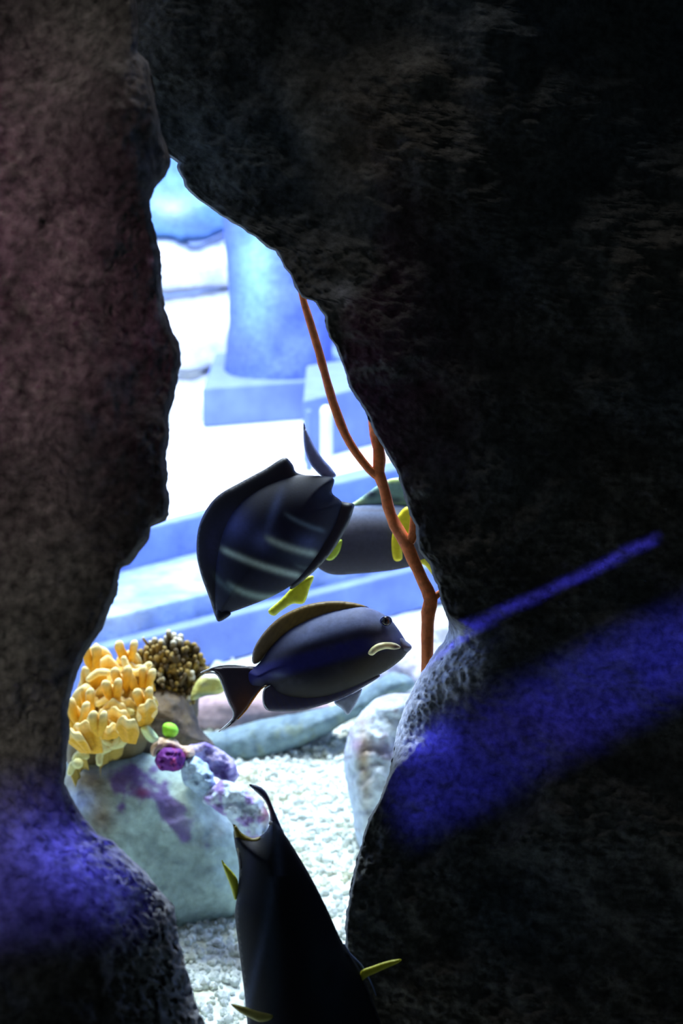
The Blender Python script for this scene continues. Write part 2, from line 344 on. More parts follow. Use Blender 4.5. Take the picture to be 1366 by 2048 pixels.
# ---------------------------------------------------------------- far background
def prism(name, top, z1, m, z0=0.0, origin=None, parent=None):
    n = len(top); v = [(p.x, p.y, z1) for p in top]+[(p.x, p.y, z0) for p in top]
    f = [tuple(range(n)), tuple(reversed(range(n, 2*n)))]+[(i, i+n, (i+1) % n+n, (i+1) % n) for i in range(n)]
    if parent is not None: org = parent.location
    else: org = Vector((sum(p.x for p in top)/n, sum(p.y for p in top)/n, z0))
    o = link(name, mesh_from(v, f, origin=tuple(org), smooth=False, name=name), m, parent, None if parent else org)
    bv = o.modifiers.new('bevel', 'BEVEL'); bv.width = 0.006; bv.segments = 2
    return o
def line(y345, slope, z, xs=(60, 1150)):
    return [hit(x, y345+slope*(x-345), z) for x in xs]
g0 = line(1352, -0.27, 0.0); 
def up_edge(pts, ztop): return [Vector((p.x, p.y, ztop)) for p in pts]
Z1, Z2, Z3 = 0.105, 0.155, 0.245
e1 = line(1246, -0.25, Z1)
l1 = prism('ledge', [g0[0], g0[1], e1[1], e1[0]], Z1, M_ledge)
tag(l1, 'lowest smooth blue-grey ledge running behind the brown surgeonfish', 'ledge')
e2 = line(1116, -0.25, Z2)
l2 = prism('ledge', [e1[0], e1[1], e2[1], e2[0]], Z2, M_ledge2)
tag(l2, 'middle wide ledge with rough whitish top behind the striped fish', 'ledge')
e3 = line(1032, -0.255, Z3)
l3 = prism('ledge', [e2[0], e2[1], e3[1], e3[0]], Z3, M_ledge)
tag(l3, 'highest narrow pale blue ledge below the bright white slab', 'ledge')
def strip_on(px0, py0, px1, py1, wid):
    pass
# white slab beyond the ledges
zs = 0.24
s = [hit(100, 1100, zs), hit(1150, 825, zs), hit(1150, 690, zs), hit(100, 905, zs)]
s[0] = Vector((e3[0].x, e3[0].y, 0)); s[1] = Vector((e3[1].x, e3[1].y, 0))
tag(prism('stone_slab', s, zs, M_white), 'glaring white flat slab between the ledges and the pale pillar', 'slab')
# pale pillar with footing
bp = hit(540, 838, zs)
pl = empty('pillar', Vector((bp.x, bp.y, zs)))
tag(pl, 'pale blue round pillar on a square footing behind the gap', 'pillar')
Dp = (bp-Vector((0, 0, CAMZ))).dot(FW)
w2 = 140/F*Dp
def colp(x, y):
    n = fbm(x, y, 60, 4, 5)
    return mixc([(x*0+1, (100, 122, 218)), (gauss(x, y, 510, 500, 34, 150), (150, 196, 232)), (sst(0.1, 0.5, n)*0.4, (84, 102, 205)), (gauss(x, y, 490, 700, 40, 40)*0.6, (80, 95, 200))])  # blue cast and pale highlight of the light put into the colour
inflate('shaft', [(455,300),(448,460),(455,560),(458,640),(452,700),(455,838),(560,842),(655,838),(662,560),(655,300)], Dp+0.12, 0.14, 110, M_reef, colp, pl, step=12, amp=0.02, nsc=60, jag=2)
ft = [Vector((bp.x-w2*0.92, bp.y-0.12, 0)), Vector((bp.x+w2*0.85, bp.y+0.02, 0)), Vector((bp.x+w2*0.85, bp.y+0.5, 0)), Vector((bp.x-w2*0.9, bp.y+0.45, 0))]
prism('footing', ft, zs+0.115, M_concrete, z0=zs, parent=pl)
# far white rock stack, left
def colw(seed):
    def f(x, y):
        n = fbm(x, y, 70, 4, seed)
        return mixc([(x*0+1, (248, 250, 252)), (sst(0.15, 0.6, n)*0.6, (175, 190, 235))])
    return f
def colw2(x, y):
    return mixc([(x*0+1, (122, 168, 212)), (sst(0.0, 0.5, fbm(x, y, 60, 4, 8))*0.6, (96, 130, 205)), (gauss(x, y, 340, 415, 40, 26)*0.7, (200, 225, 240)), (gauss(x, y, 400, 455, 50, 16)*0.7, (100, 125, 205))])
st = [('upper pale blue boulder of the far white rock stack, at the gap top', [(60,250),(300,200),(520,230),(560,380),(470,455),(380,485),(200,470),(60,430)], colw2),
      ('large white boulder of the far stack with grey smudges', [(50,440),(200,470),(330,470),(400,490),(480,460),(520,560),(380,582),(200,600),(60,590)], colw(61)),
      ('middle white boulder of the far stack below the dark seam', [(50,600),(200,606),(390,588),(520,572),(520,700),(380,745),(200,740),(60,720)], colw(62)),
      ('lowest white boulder of the far stack beside the pillar footing', [(50,730),(200,748),(380,752),(500,712),(510,830),(420,870),(250,890),(60,880)], colw(63))]
for i, (lab, pts, cf) in enumerate(st):
    o = inflate('boulder', pts, 6.9+0.04*i*0, 0.2, 70, M_reef, cf, step=14, amp=0.03, nsc=90, seed=90+i, jag=5)
    tag(o, lab, 'boulder', 'far white rock stack')
# ribbed blue panel to the right, far
xx, zz_ = np.meshgrid(np.linspace(-0.05, 2.4, 60), np.linspace(0, 2.7, 260)); phs = (zz_+0.45*xx)/0.115*2*math.pi
yy_ = 7.3-0.025*np.sin(phs); V = np.stack([xx, yy_, zz_], -1).reshape(-1, 3); Vb = V.copy(); Vb[:, 1] = 7.4
ii = np.arange(260*60).reshape(260, 60); q4 = np.stack([ii[:-1, :-1], ii[:-1, 1:], ii[1:, 1:], ii[1:, :-1]], -1).reshape(-1, 4)
ring = np.concatenate([ii[0, :], ii[1:, -1], ii[-1, -2::-1], ii[-2:0:-1, 0]]); nb = 260*60
Fc = q4.tolist()+(q4[:, ::-1]+nb).tolist()+[(int(ring[k]), int(ring[k])+nb, int(ring[(k+1) % len(ring)])+nb, int(ring[(k+1) % len(ring)])) for k in range(len(ring))]
kk = sst(0.2, 1.0, np.sin(phs)).reshape(-1, 1); C = np.array(lin((88, 108, 214)))*(1-kk)+np.array(lin((170, 200, 240)))*kk
o = link('ribbed_panel', mesh_from(np.concatenate([V, Vb]), Fc, np.concatenate([C, C]), (1.2, 7.35, 0), name='ribbed_panel'), M_reef, None, (1.2, 7.35, 0))
tag(o, 'blue panel with slanting pale ribs behind the orange coral', 'panel')
# pale post and pipe
h0 = hit(607, 926, zs); h1 = hit(860, 860, zs)
tag(prism('blue_block', [h0, h1, h1+Vector((0.02, 0.4, 0)), h0+Vector((0.0, 0.5, 0))], zs+0.17, M_concrete, z0=zs), 'plain blue block at the right end of the white slab, behind the pipe', 'block')
def post(name, px, py0, D, r, h, m, lab, cat):
    b = hit(px, py0, zs)
    tube_o = tube(name, [b+Vector((0, 0, r*0.2)), b+Vector((0, 0, h*0.5)), b+Vector((0, 0, h))], [r, r, r], m, None, tuple(b), seg=20)
    tag(tube_o, lab, cat)
post('white_pipe', 653, 938, 5.75, 0.017, 0.155, M_white, 'short white round-topped pipe left of the orange coral', 'pipe')
post('blue_post', 618, 940, 5.8, 0.009, 0.155, M_concrete, 'thin blue-grey post beside the white round-topped pipe', 'post')

# ---------------------------------------------------------------- reef rocks on the gravel
def colA(x, y):
    n = fbm(x, y, 26, 4, 101); n2 = fbm(x, y, 70, 3, 102)
    pur = np.clip(gauss(x, y, 262, 1558, 46, 26, -0.3)+gauss(x, y, 285, 1578, 40, 26)+gauss(x, y, 332, 1610, 22, 40, -0.3)+gauss(x, y, 366, 1655, 20, 46, -0.45)+0.7*gauss(x, y, 245, 1612, 16, 16), 0, 1)
    pur = sst(0.3, 0.75, pur+0.65*n)
    return mixc([(x*0+1, (166, 190, 186)), (sst(0.0, 0.5, n2)*0.4, (140, 165, 170)),
                 (np.clip(gauss(x, y, 200, 1630, 34, 50)+gauss(x, y, 165, 1560, 60, 30), 0, 1)*0.8, (136, 112, 82)),
                 (gauss(x, y, 160, 1605, 28, 26)*0.9, (168, 178, 215)), (gauss(x, y, 375, 1620, 18, 60, -0.4)*0.35, (150, 140, 80)),
                 (pur*0.85, (98, 62, 140)), (gauss(x, y, 285, 1585, 14, 9)*0.7, (150, 60, 120)), (gauss(x, y, 425, 1640, 50, 25)*0.6, (215, 235, 235))])
cr = inflate('reef_rock', [(120,1545),(150,1515),(230,1500),(300,1505),(350,1530),(400,1545),(440,1600),(485,1660),(505,1740),(500,1800),(470,1836),(420,1852),(365,1872),(300,1880),(210,1870),(130,1800),(105,1650)],
             3.35, 0.13, 110, M_reef, colA, step=5, amp=0.02, nsc=70, seed=5, jag=2)
tag(cr, 'big pale green-white block with purple algae patches under the yellow coral', 'rock')
# white lobed ridge pieces on its right shoulder
def colR(x, y):
    n = fbm(x, y, 20, 4, 111)
    return mixc([(x*0+1, (200, 216, 230)), (sst(-0.05, 0.35, n)*0.9, (148, 118, 190)), (gauss(x, y, 533, 1625, 14, 26)*0.9, (140, 80, 90)), (sst(0.3, 0.7, -n)*0.5, (190, 215, 235))])
o = inflate('reef_rock', [(420,1575),(445,1560),(490,1572),(525,1600),(540,1640),(535,1672),(508,1682),(480,1668),(448,1632),(405,1600)], 3.18, 0.04, 26, M_reef, colR, step=3.5, amp=0.022, nsc=22, seed=6, jag=4)
tag(o, 'white lumpy slab streaked violet leaning on the pale block, right side', 'rock')
o = inflate('reef_rock', [(366,1520),(388,1512),(412,1528),(430,1556),(425,1578),(398,1585),(372,1572),(362,1545)], 3.2, 0.035, 22, M_reef, lambda x, y: mixc([(x*0+1, (180, 206, 226)), (sst(0.0, 0.4, fbm(x, y, 14, 3, 77))*0.7, (120, 148, 176))]), step=3.5, amp=0.022, nsc=18, seed=8, jag=4)
tag(o, 'round pale blue-white stone beside the purple sponge', 'rock')
def colV(x, y):
    n = fbm(x, y, 16, 4, 121); return mixc([(x*0+1, (190, 180, 225)), (sst(-0.1, 0.5, n)*0.9, (98, 72, 150)), (gauss(x, y, 445, 1545, 30, 12, 0.8)*0.9, (74, 55, 100))])
o = inflate('reef_rock', [(372,1496),(395,1486),(430,1494),(462,1518),(476,1545),(462,1572),(440,1560),(420,1552),(408,1530),(385,1512)], 3.26, 0.03, 20, M_reef, colV, step=3.5, amp=0.022, nsc=16, seed=9, jag=5)
tag(o, 'violet and lilac crusted arm of rock above the white slab', 'rock')
o = inflate('sponge', [(312,1512),(328,1497),(350,1496),(368,1506),(370,1528),(352,1543),(326,1541),(311,1528)], 3.17, 0.035, 24, M_coral,
            lambda x, y: mixc([(x*0+1, (96, 28, 120)), (sst(0.1, 0.5, fbm(x, y, 12, 3, 13)), (150, 40, 110))]), step=3, amp=0.022, nsc=12, seed=10, jag=4)
tag(o, 'deep purple folded sponge on the pale block edge', 'sponge')
o = inflate('coral_stub', [(300,1500),(312,1480),(345,1478),(368,1492),(386,1494),(388,1512),(368,1516),(352,1500),(320,1500),(306,1512)], 3.2, 0.03, 20, M_coral, flat((214, 184, 160)), step=3.5, amp=0.016, nsc=14, seed=14, jag=4)
tag(o, 'peach coloured knobbly coral stub above the purple sponge', 'coral')
o = inflate('polyp', [(281,1456),(296,1451),(308,1462),(318,1478),(306,1486),(292,1478)], 3.17, 0.02, 14, M_coral, flat((205, 226, 168)), step=3, seed=15)
tag(o, 'pale cream-green leafy polyp left of the lime one', 'polyp')
o = inflate('polyp', [(326,1450),(338,1445),(351,1450),(357,1462),(350,1473),(337,1475),(326,1468)], 3.2, 0.02, 14, M_coral, flat((150, 226, 60)), step=3, seed=16)
tag(o, 'bright lime green rounded polyp above the purple sponge', 'polyp')
# dull brown rock carrying the corals
def colS(x, y):
    n = fbm(x, y, 22, 4, 131); return mixc([(x*0+1, (116, 100, 82)), (sst(0, 0.5, n)*0.7, (80, 78, 74)), (sst(0.1, 0.6, -n)*0.4, (150, 130, 90))])
o = inflate('reef_rock', [(120,1440),(200,1400),(270,1380),(330,1370),(375,1385),(392,1430),(402,1460),(430,1492),(395,1500),(350,1520),(280,1535),(200,1540),(130,1550)], 3.42, 0.10, 60, M_reef, colS, step=5, amp=0.02, nsc=40, seed=17, jag=2)
tag(o, 'dull brown rock mound carrying the yellow and brown corals', 'rock')
# flat stones behind
o = inflate('reef_rock', [(330,1400),(400,1380),(480,1375),(560,1385),(640,1395),(660,1425),(600,1450),(500,1470),(430,1478),(350,1460)], 4.2, 0.10, 40, M_reef,
            lambda x, y: mixc([(x*0+1, (186, 158, 160)), (sst(0, 0.6, fbm(x, y, 40, 3, 19))*0.5, (150, 140, 160))]), step=6, amp=0.01, nsc=50, seed=18)
tag(o, 'dusty pink smooth stone behind the surgeonfish tail', 'rock')
o = inflate('reef_rock', [(380,1470),(440,1462),(520,1440),(600,1425),(680,1405),(740,1370),(790,1345),(830,1370),(760,1420),(700,1440),(650,1472),(560,1514),(500,1534),(440,1540),(380,1520)], 4.03, 0.08, 34, M_reef,
            lambda x, y: mixc([(x*0+1, (112, 134, 142)), (sst(0, 0.5, fbm(x, y, 30, 3, 21))*0.7, (80, 100, 112)), (sst(0.1, 0.6, -fbm(x, y, 18, 3, 22))*0.4, (140, 150, 110))]), step=6, amp=0.015, nsc=40, seed=19, jag=2)
tag(o, 'low grey-green rock strip at the far edge of the gravel', 'rock')
def colB(x, y):
    n = fbm(x, y, 24, 4, 141); return mixc([(x*0+1, (196, 208, 218)), (sst(0.0, 0.4, n)*0.7, (138, 124, 136)), (gauss(x, y, 728, 1520, 14, 90, -0.05)*0.8, (176, 150, 110)), (gauss(x, y, 712, 1490, 16, 16)*0.7, (178, 150, 180)), (gauss(x, y, 790, 1500, 30, 20)*0.6, (130, 130, 190))])
o = inflate('reef_rock', [(737,1410),(765,1392),(810,1386),(870,1395),(900,1480),(870,1600),(800,1700),(735,1722),(716,1690),(704,1620),(690,1550),(690,1500),(706,1450)], 3.58, 0.10, 60, M_reef, colB, step=5, amp=0.03, nsc=36, seed=23, jag=2)
tag(o, 'upright white rock with tan and violet mottling beside the dark wall', 'rock')
o = inflate('reef_rock', [(700,1400),(730,1350),(790,1300),(850,1285),(905,1300),(910,1400),(860,1430),(760,1420)], 4.35, 0.12, 50, M_reef,
            lambda x, y: mixc([(x*0+1, (172, 172, 190)), (sst(0, 0.5, fbm(x, y, 30, 3, 31))*0.7, (120, 128, 160)), (gauss(x, y, 830, 1310, 50, 30)*0.6, (208, 196, 196))]), step=6, amp=0.03, nsc=40, seed=24, jag=2)
tag(o, 'grey-lilac boulder behind the snout of the brown surgeonfish', 'rock')
o = inflate('reef_rock', [(790,1368),(800,1356),(818,1355),(830,1365),(826,1380),(806,1384),(793,1380)], 4.15, 0.025, 16, M_reef, flat((225, 235, 245)), step=4, seed=25)
tag(o, 'small smooth white pebble above the upright white rock', 'rock')
o = inflate('reef_rock', [(815,1282),(830,1262),(860,1240),(900,1235),(912,1270),(900,1310),(840,1320),(818,1300)], 4.6, 0.06, 26, M_reef, flat((205, 205, 212)), step=5, amp=0.015, nsc=20, seed=26, jag=1)
tag(o, 'pale grey stone behind the base of the orange coral', 'rock')
o = inflate('coral_piece', [(382,1400),(388,1372),(404,1352),(428,1346),(444,1358),(452,1376),(440,1388),(412,1392)], 3.3, 0.018, 14, M_coral,
            lambda x, y: mixc([(x*0+1, (196, 196, 110)), (gauss(x, y, 408, 1368, 9, 5)*0.6, (130, 125, 120)), (gauss(x, y, 415, 1392, 30, 7), (90, 110, 100)), (gauss(x, y, 425, 1350, 22, 6), (226, 228, 235))]), step=3.5, amp=0.004, nsc=10, seed=27)
tag(o, 'thin yellow-edged coral piece behind the surgeonfish tail tip', 'coral')
# gravel grains: nobody could count them
bm = bmesh.new(); bmesh.ops.create_icosphere(bm, subdivisions=1, radius=1); bv = np.array([tuple(v.co) for v in bm.verts]); bf = np.array([[v.index for v in f.verts] for f in bm.faces]); bm.free()
rng = np.random.default_rng(5); n = 9000
gy_ = 2.45+rng.random(n)*1.85; gx_ = -0.45+rng.random(n)*0.75
rr = 0.004+0.0065*rng.random(n)**2
sc = rr[:, None]*(0.6+0.7*rng.random((n, 3)))
V = bv[None]*sc[:, None, :]*(1+0.25*(rng.random((n, len(bv), 1))-0.5)); 
th = rng.random(n)*6.28; c_, s_ = np.cos(th)[:, None], np.sin(th)[:, None]
Vx = V[..., 0]*c_-V[..., 1]*s_+gx_[:, None]; Vy = V[..., 0]*s_+V[..., 1]*c_+gy_[:, None]
gz_ = 0.012*fbm(gx_, gy_, 0.25, 4, 3)+0.006*fbm(gx_, gy_, 0.03, 3, 9)+rr*0.45
V = np.stack([Vx, Vy, V[..., 2]+gz_[:, None]], -1).reshape(-1, 3)
Fc = (bf[None]+(np.arange(n)*len(bv))[:, None, None]).reshape(-1, 3).tolist()
o = link('gravel', mesh_from(V, Fc, origin=(0, 3.2, 0), smooth=False, recalc=False, name='gravel'), M_gravel, None, (0, 3.2, 0))
tag(o, 'coarse white gravel covering the tank bottom', 'gravel', kind='stuff')

# ---------------------------------------------------------------- yellow lettuce coral
def plate(parent, px, py, D, w, h, curl, lean, seed, c_body, c_rim, name='lobe', rim_r=0.006):
    """upright curled plate with a thick rounded pale rim; w, h in metres"""
    rnd = random.Random(seed); nu, nv = 16, 7; top = P(px, py, D); fr = []
    ph = rnd.random()*6
    for i in range(nu+1):
        s_ = i/nu*2-1; a = s_*curl
        R_ = w/(2*max(curl, 0.2))
        x = R_*math.sin(a); y = -R_*(math.cos(a)-math.cos(curl))*0.9
        for j in range(nv+1):
            t = j/nv
            k = 0.35+0.65*t
            z = -h*(1-t)-0.45*h*abs(s_)**3.2*t + 0.0025*math.sin(s_*5+ph)*t
            yy = y*k - lean*t + 0.003*math.sin(s_*9+ph)*t
            fr.append((x*k, yy, z, t, i, j))
    # thickness: offset in y' direction normal approx
    V = []; T = []
    for (x, y, z, t, i, j) in fr:
        s_ = i/nu*2-1; a = s_*curl; nx_, ny_ = math.sin(a), -math.cos(a)
        tt = max(t, abs(s_)*1.02)
        th_ = 0.0035+(rim_r-0.0035)*max(0, min(1, (tt-0.5)/0.4))
        if j == nv: th_ *= 0.5; z += rim_r*0.6
        if i in (0, nu): th_ *= 0.6
        V.append((x+nx_*th_, y+ny_*th_, z)); V.append((x-nx_*th_, y-ny_*th_, z)); T += [max(t, abs(s_)*0.9*(t > 0.4))]*2
    idx = lambda i, j, s: (i*(nv+1)+j)*2+s
    Fc = []
    for i in range(nu):
        for j in range(nv):
            Fc.append((idx(i, j, 0), idx(i+1, j, 0), idx(i+1, j+1, 0), idx(i, j+1, 0)))
            Fc.append((idx(i, j, 1), idx(i, j+1, 1), idx(i+1, j+1, 1), idx(i+1, j, 1)))
        Fc.append((idx(i, nv, 0), idx(i+1, nv, 0), idx(i+1, nv, 1), idx(i, nv, 1)))
        Fc.append((idx(i, 0, 1), idx(i+1, 0, 1), idx(i+1, 0, 0), idx(i, 0, 0)))
    for j in range(nv):
        Fc.append((idx(0, j, 0), idx(0, j+1, 0), idx(0, j+1, 1), idx(0, j, 1)))
        Fc.append((idx(nu, j, 1), idx(nu, j+1, 1), idx(nu, j+1, 0), idx(nu, j, 0)))
    rz = rnd.uniform(-0.5, 0.5); rx = rnd.uniform(-0.1, 0.5); ry = rnd.uniform(-0.35, 0.35)
    Mx = Matrix.Rotation(rz, 3, 'Z') @ Matrix.Rotation(ry, 3, 'Y') @ Matrix.Rotation(rx, 3, 'X')
    V = np.array([tuple(Mx @ Vector(v)+top) for v in V]); T = np.array(T)
    k = sst(0.72, 1.0, T)[:, None]; cb = np.array(lin(c_body))*(0.85+0.3*rnd.random()); C = cb*(1-k)+np.array(lin(c_rim))*k
    o = link(name, mesh_from(V, Fc, C, tuple(parent.location), name=name), M_coral, parent)
    sb = o.modifiers.new('sub', 'SUBSURF'); sb.levels = 1; sb.render_levels = 1
    return o
b = P(215, 1545, 3.35); yc = empty('lettuce_coral', b)
tag(yc, 'yellow leafy coral with curled pale-rimmed lobes at the gap left edge', 'coral')
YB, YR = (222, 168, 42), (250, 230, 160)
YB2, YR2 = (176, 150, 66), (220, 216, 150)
ylobes = [(192,1288,.045,.05,1.0,0),(215,1315,.05,.05,1.2,0),(178,1330,.05,.06,1.1,.0),(250,1300,.06,.06,1.3,.0),(275,1318,.05,.05,1.2,.01),(240,1340,.05,.05,1.4,.01),(292,1342,.045,.05,1.2,.01),
 (205,1358,.06,.05,1.3,.01),(170,1372,.05,.06,1.0,.0),(260,1372,.05,.05,1.3,.02),(290,1372,.04,.045,1.3,.02),(228,1395,.05,.05,1.2,.02),(190,1400,.06,.05,1.3,.02),(155,1408,.05,.05,1.1,.01),
 (248,1398,.05,.045,1.5,.03),(278,1392,.045,.04,1.5,.03),(215,1420,.05,.045,1.2,.03),(178,1432,.05,.05,1.1,.02),(150,1448,.04,.05,1.0,.01),(268,1425,.045,.04,1.3,.03)]
for i, (px, py, w_, h_, cu, ln) in enumerate(ylobes):
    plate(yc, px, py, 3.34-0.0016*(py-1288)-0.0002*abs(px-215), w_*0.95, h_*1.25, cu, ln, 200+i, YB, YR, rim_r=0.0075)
curls = [[(158,1476),(161,1458),(178,1441),(200,1435),(231,1441)],[(184,1460),(192,1480),(214,1494),(234,1484),(236,1454)],[(210,1482),(231,1491),(250,1480),(245,1460)],[(199,1526),(201,1506),(217,1497)],
 [(196,1408),(218,1396),(241,1383)],[(262,1408),(267,1386),(284,1381),(291,1397)],[(248,1318),(258,1342),(278,1345),(298,1330)],[(178,1358),(196,1345),(214,1345)],[(160,1400),(172,1392),(190,1400)],[(150,1518),(158,1508),(172,1512)],[(140,1545),(146,1530),(152,1526)],[(232,1432),(248,1420),(262,1424)]]
for i, c_ in enumerate(curls):
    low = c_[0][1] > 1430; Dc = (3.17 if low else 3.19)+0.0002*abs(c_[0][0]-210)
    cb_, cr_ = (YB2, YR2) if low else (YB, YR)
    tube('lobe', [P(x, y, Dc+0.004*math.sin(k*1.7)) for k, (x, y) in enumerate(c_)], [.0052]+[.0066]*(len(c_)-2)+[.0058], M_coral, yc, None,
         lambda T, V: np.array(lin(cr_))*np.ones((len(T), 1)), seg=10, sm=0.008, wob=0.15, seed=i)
    # the plate the rim belongs to, running down and back into the coral
    q_ = smooth_poly(c_, 5, False); n_ = len(q_); V = []; T = []
    for (x, y) in q_:
        for t in (0, .25, .5, .75, 1): V.append(P(x+(215-x)*0.15*t, y+(26+0.1*(1500-y)*(y < 1430))*t, Dc+0.05*t)); T.append(t)
    for (x, y) in q_:
        for t in (0, .25, .5, .75, 1): V.append(P(x+(215-x)*0.15*t, y+4+(26+0.1*(1500-y)*(y < 1430))*t, Dc+0.008+0.05*t)); T.append(t)
    nn = n_*5; Fc = []
    for a in range(n_-1):
        for b2 in range(4):
            k0 = a*5+b2; Fc.append((k0, k0+5, k0+6, k0+1)); Fc.append((k0+nn, k0+1+nn, k0+6+nn, k0+5+nn))
        Fc.append((a*5, a*5+nn, a*5+5+nn, a*5+5)); Fc.append((a*5+4, a*5+9, a*5+9+nn, a*5+4+nn))
    for b2 in range(4):
        Fc.append((b2, b2+1, b2+1+nn, b2+nn)); k0 = (n_-1)*5+b2; Fc.append((k0, k0+nn, k0+1+nn, k0+1))
    C = np.array(lin(cb_))*np.ones((len(V), 1))
    link('lobe_plate', mesh_from([tuple(v) for v in V], Fc, C, tuple(yc.location), name='lobe_plate'), M_coral, yc)
sphere('knob', 156, 1527, 3.17, 0.009, M_coral, yc, col=YR2); sphere('knob', 160, 1508, 3.18, 0.0065, M_coral, yc, col=YR2)
rf = random.Random(12)
for i, (px, py, n_, L_) in enumerate([(288,1350,3,.034),(258,1290,2,.03),(190,1305,2,.034),(296,1385,2,.03),(232,1366,2,.026),(180,1385,2,.028),(160,1410,2,.03),(252,1345,2,.03),(200,1430,2,.022)]):
    Dl = 3.235-0.0014*(py-1288)+0.0005*abs(px-215); rt = P(px, py+34, Dl+0.035)
    for k in range(n_):
        a = (k-(n_-1)/2)*0.75+rf.uniform(-.2, .2); tp = rt+Vector((math.sin(a)*L_*0.9, -0.02-rf.uniform(0, .012), 0.02+math.cos(a)*L_*0.7))
        tube('finger', [rt, (rt+tp)/2+Vector((math.sin(a)*0.004, -.006, 0)), tp], [.0085, .0085, .0088], M_coral, yc, None, lambda T, V: np.array(lin(YB))*(1-sst(0.55, 0.92, T)[:, None])+np.array(lin(YR))*sst(0.55, 0.92, T)[:, None], seg=9, sm=0.01, wob=0.2, seed=i*5+k, flat_=0.7)
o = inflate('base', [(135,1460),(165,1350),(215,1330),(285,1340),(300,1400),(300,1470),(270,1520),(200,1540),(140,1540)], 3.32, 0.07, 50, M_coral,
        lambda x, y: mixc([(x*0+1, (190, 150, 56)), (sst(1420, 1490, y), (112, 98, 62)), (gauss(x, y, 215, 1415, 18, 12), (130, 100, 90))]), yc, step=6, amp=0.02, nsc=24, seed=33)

# brown branching coral
b = P(345, 1430, 3.45); bc = empty('branching_coral', b)
tag(bc, 'brown bushy branching coral with pale tips beside the yellow coral', 'coral')
def colbr(base, tip):
    return lambda T, V: np.array(lin(base))*(1-sst(0.55, 0.95, T)[:, None])+np.array(lin(tip))*sst(0.55, 0.95, T)[:, None]
rnd = random.Random(4); core = Vector((345, 1395))
spots = []
tries = 0
while len(spots) < 115 and tries < 9000:
    tries += 1
    a = rnd.uniform(0, 6.283); r = math.sqrt(rnd.random()); x = 342+76*r*math.cos(a); y = 1345+74*r*math.sin(a)
    if y > 1345 and abs(x-342) > 72-(y-1345)*0.45: continue
    if x < 285 and y > 1330: continue
    if all((x-q[0])**2+(y-q[1])**2 > 81 for q in spots): spots.append((x, y, math.sqrt(max(0, 1-((x-342)/80)**2-((y-1345)/80)**2))))
for i, (x, y, zz) in enumerate(spots):
    D1 = 3.44-0.085*zz+rnd.uniform(-.014, .03); tip = P(x, y, D1); x0 = x*0.75+core.x*0.25; y0 = y*0.72+(1400)*0.28
    root = P(x0, y0+4, D1+0.035); mid = (root+tip)/2+Vector((rnd.uniform(-.004, .004), 0, rnd.uniform(-.004, .002)))
    r0 = rnd.uniform(.0030, .0062); lt = rnd.random()
    cB = (84, 68, 40) if lt < 0.6 else ((140, 116, 52) if lt < 0.85 else (62, 52, 42)); cT = (222, 216, 190) if (y < 1288 and rnd.random() < 0.8) or rnd.random() < 0.14 else ((168, 142, 76) if rnd.random() < 0.5 else (96, 80, 52))
    tube('branch', [root, mid, tip], [r0*0.9, r0, r0*1.15], M_coral, bc, None, colbr(cB, cT), seg=7, sm=0.012, wob=0.35, seed=i)
    if rnd.random() < 0.45:
        t2 = tip+Vector((rnd.uniform(-.012, .012), -0.004, rnd.uniform(-.002, .01)))
        tube('branch', [mid, (mid+t2)/2+Vector((0, -.003, 0)), t2], [r0*0.7, r0*0.8, r0*0.9], M_coral, bc, None, colbr(cB, cT), seg=7, sm=0.012, wob=0.35, seed=i+500)
inflate('base', [(275,1345),(300,1300),(345,1285),(390,1305),(408,1345),(398,1400),(390,1440),(330,1450),(300,1420),(285,1390)], 3.46, 0.055, 50, M_coral, lambda x, y: mixc([(x*0+1, (84, 72, 52)), (sst(0.1, 0.5, fbm(x, y, 14, 3, 5))*0.6, (130, 110, 60))]), bc, step=6, amp=0.02, nsc=16, seed=35)

# ---------------------------------------------------------------- orange sea whip
b = P(852, 1345, 2.56); gc = empty('sea_whip', b)
tag(gc, 'slender orange branching sea whip rooted at the dark wall edge', 'coral')
def gp(l, D=2.53): return [P(x, y, D+dz) for (x, y, dz) in l]
px1 = D1 = 2.53/F
tube('stem', gp([(850,1350,.02),(854,1320,.0),(855,1270,0),(857,1225,0),(862,1198,0),(845,1160,0),(826,1118,0),(813,1088,0),(790,1050,.01),(776,1010,.01),(768,975,.01),(758,948,.01)]), [r*1.22*px1 for r in (7,9,10.5,11.5,12,9.5,10,11,10,9.5,9,10)], M_gorg, gc, seg=12, wob=0.18)
tube('branch', gp([(757,950,.01),(759,920,.01),(757,895,.01),(748,868,.015),(742,820,.03)]), [r*1.22*px1 for r in (9.5,10,9,7.5,6)], M_gorg, gc, seg=12, wob=0.18, seed=2)
tube('branch', gp([(757,952,.01),(738,938,.01),(712,905,.01),(690,868,.01),(672,822,.01),(655,765,.01),(638,705,.01),(622,650,.01),(608,606,.015),(600,570,.02)]), [r*1.22*px1 for r in (8.5,7,7,7,7.5,7,7,6.5,6,5)], M_gorg, gc, seg=12, wob=0.18, seed=3)
tube('branch', gp([(815,1088,0),(826,1070,0),(829,1040,0),(827,1005,.0),(832,970,.01)]), [r*1.22*px1 for r in (9,8.5,7.5,7,5)], M_gorg, gc, seg=12, wob=0.18, seed=4)
tube('branch', gp([(862,1200,0),(872,1192,.0),(884,1182,.01)]), [r*1.22*px1 for r in (9,6,4.5)], M_gorg, gc, seg=10, wob=0.18, seed=5)

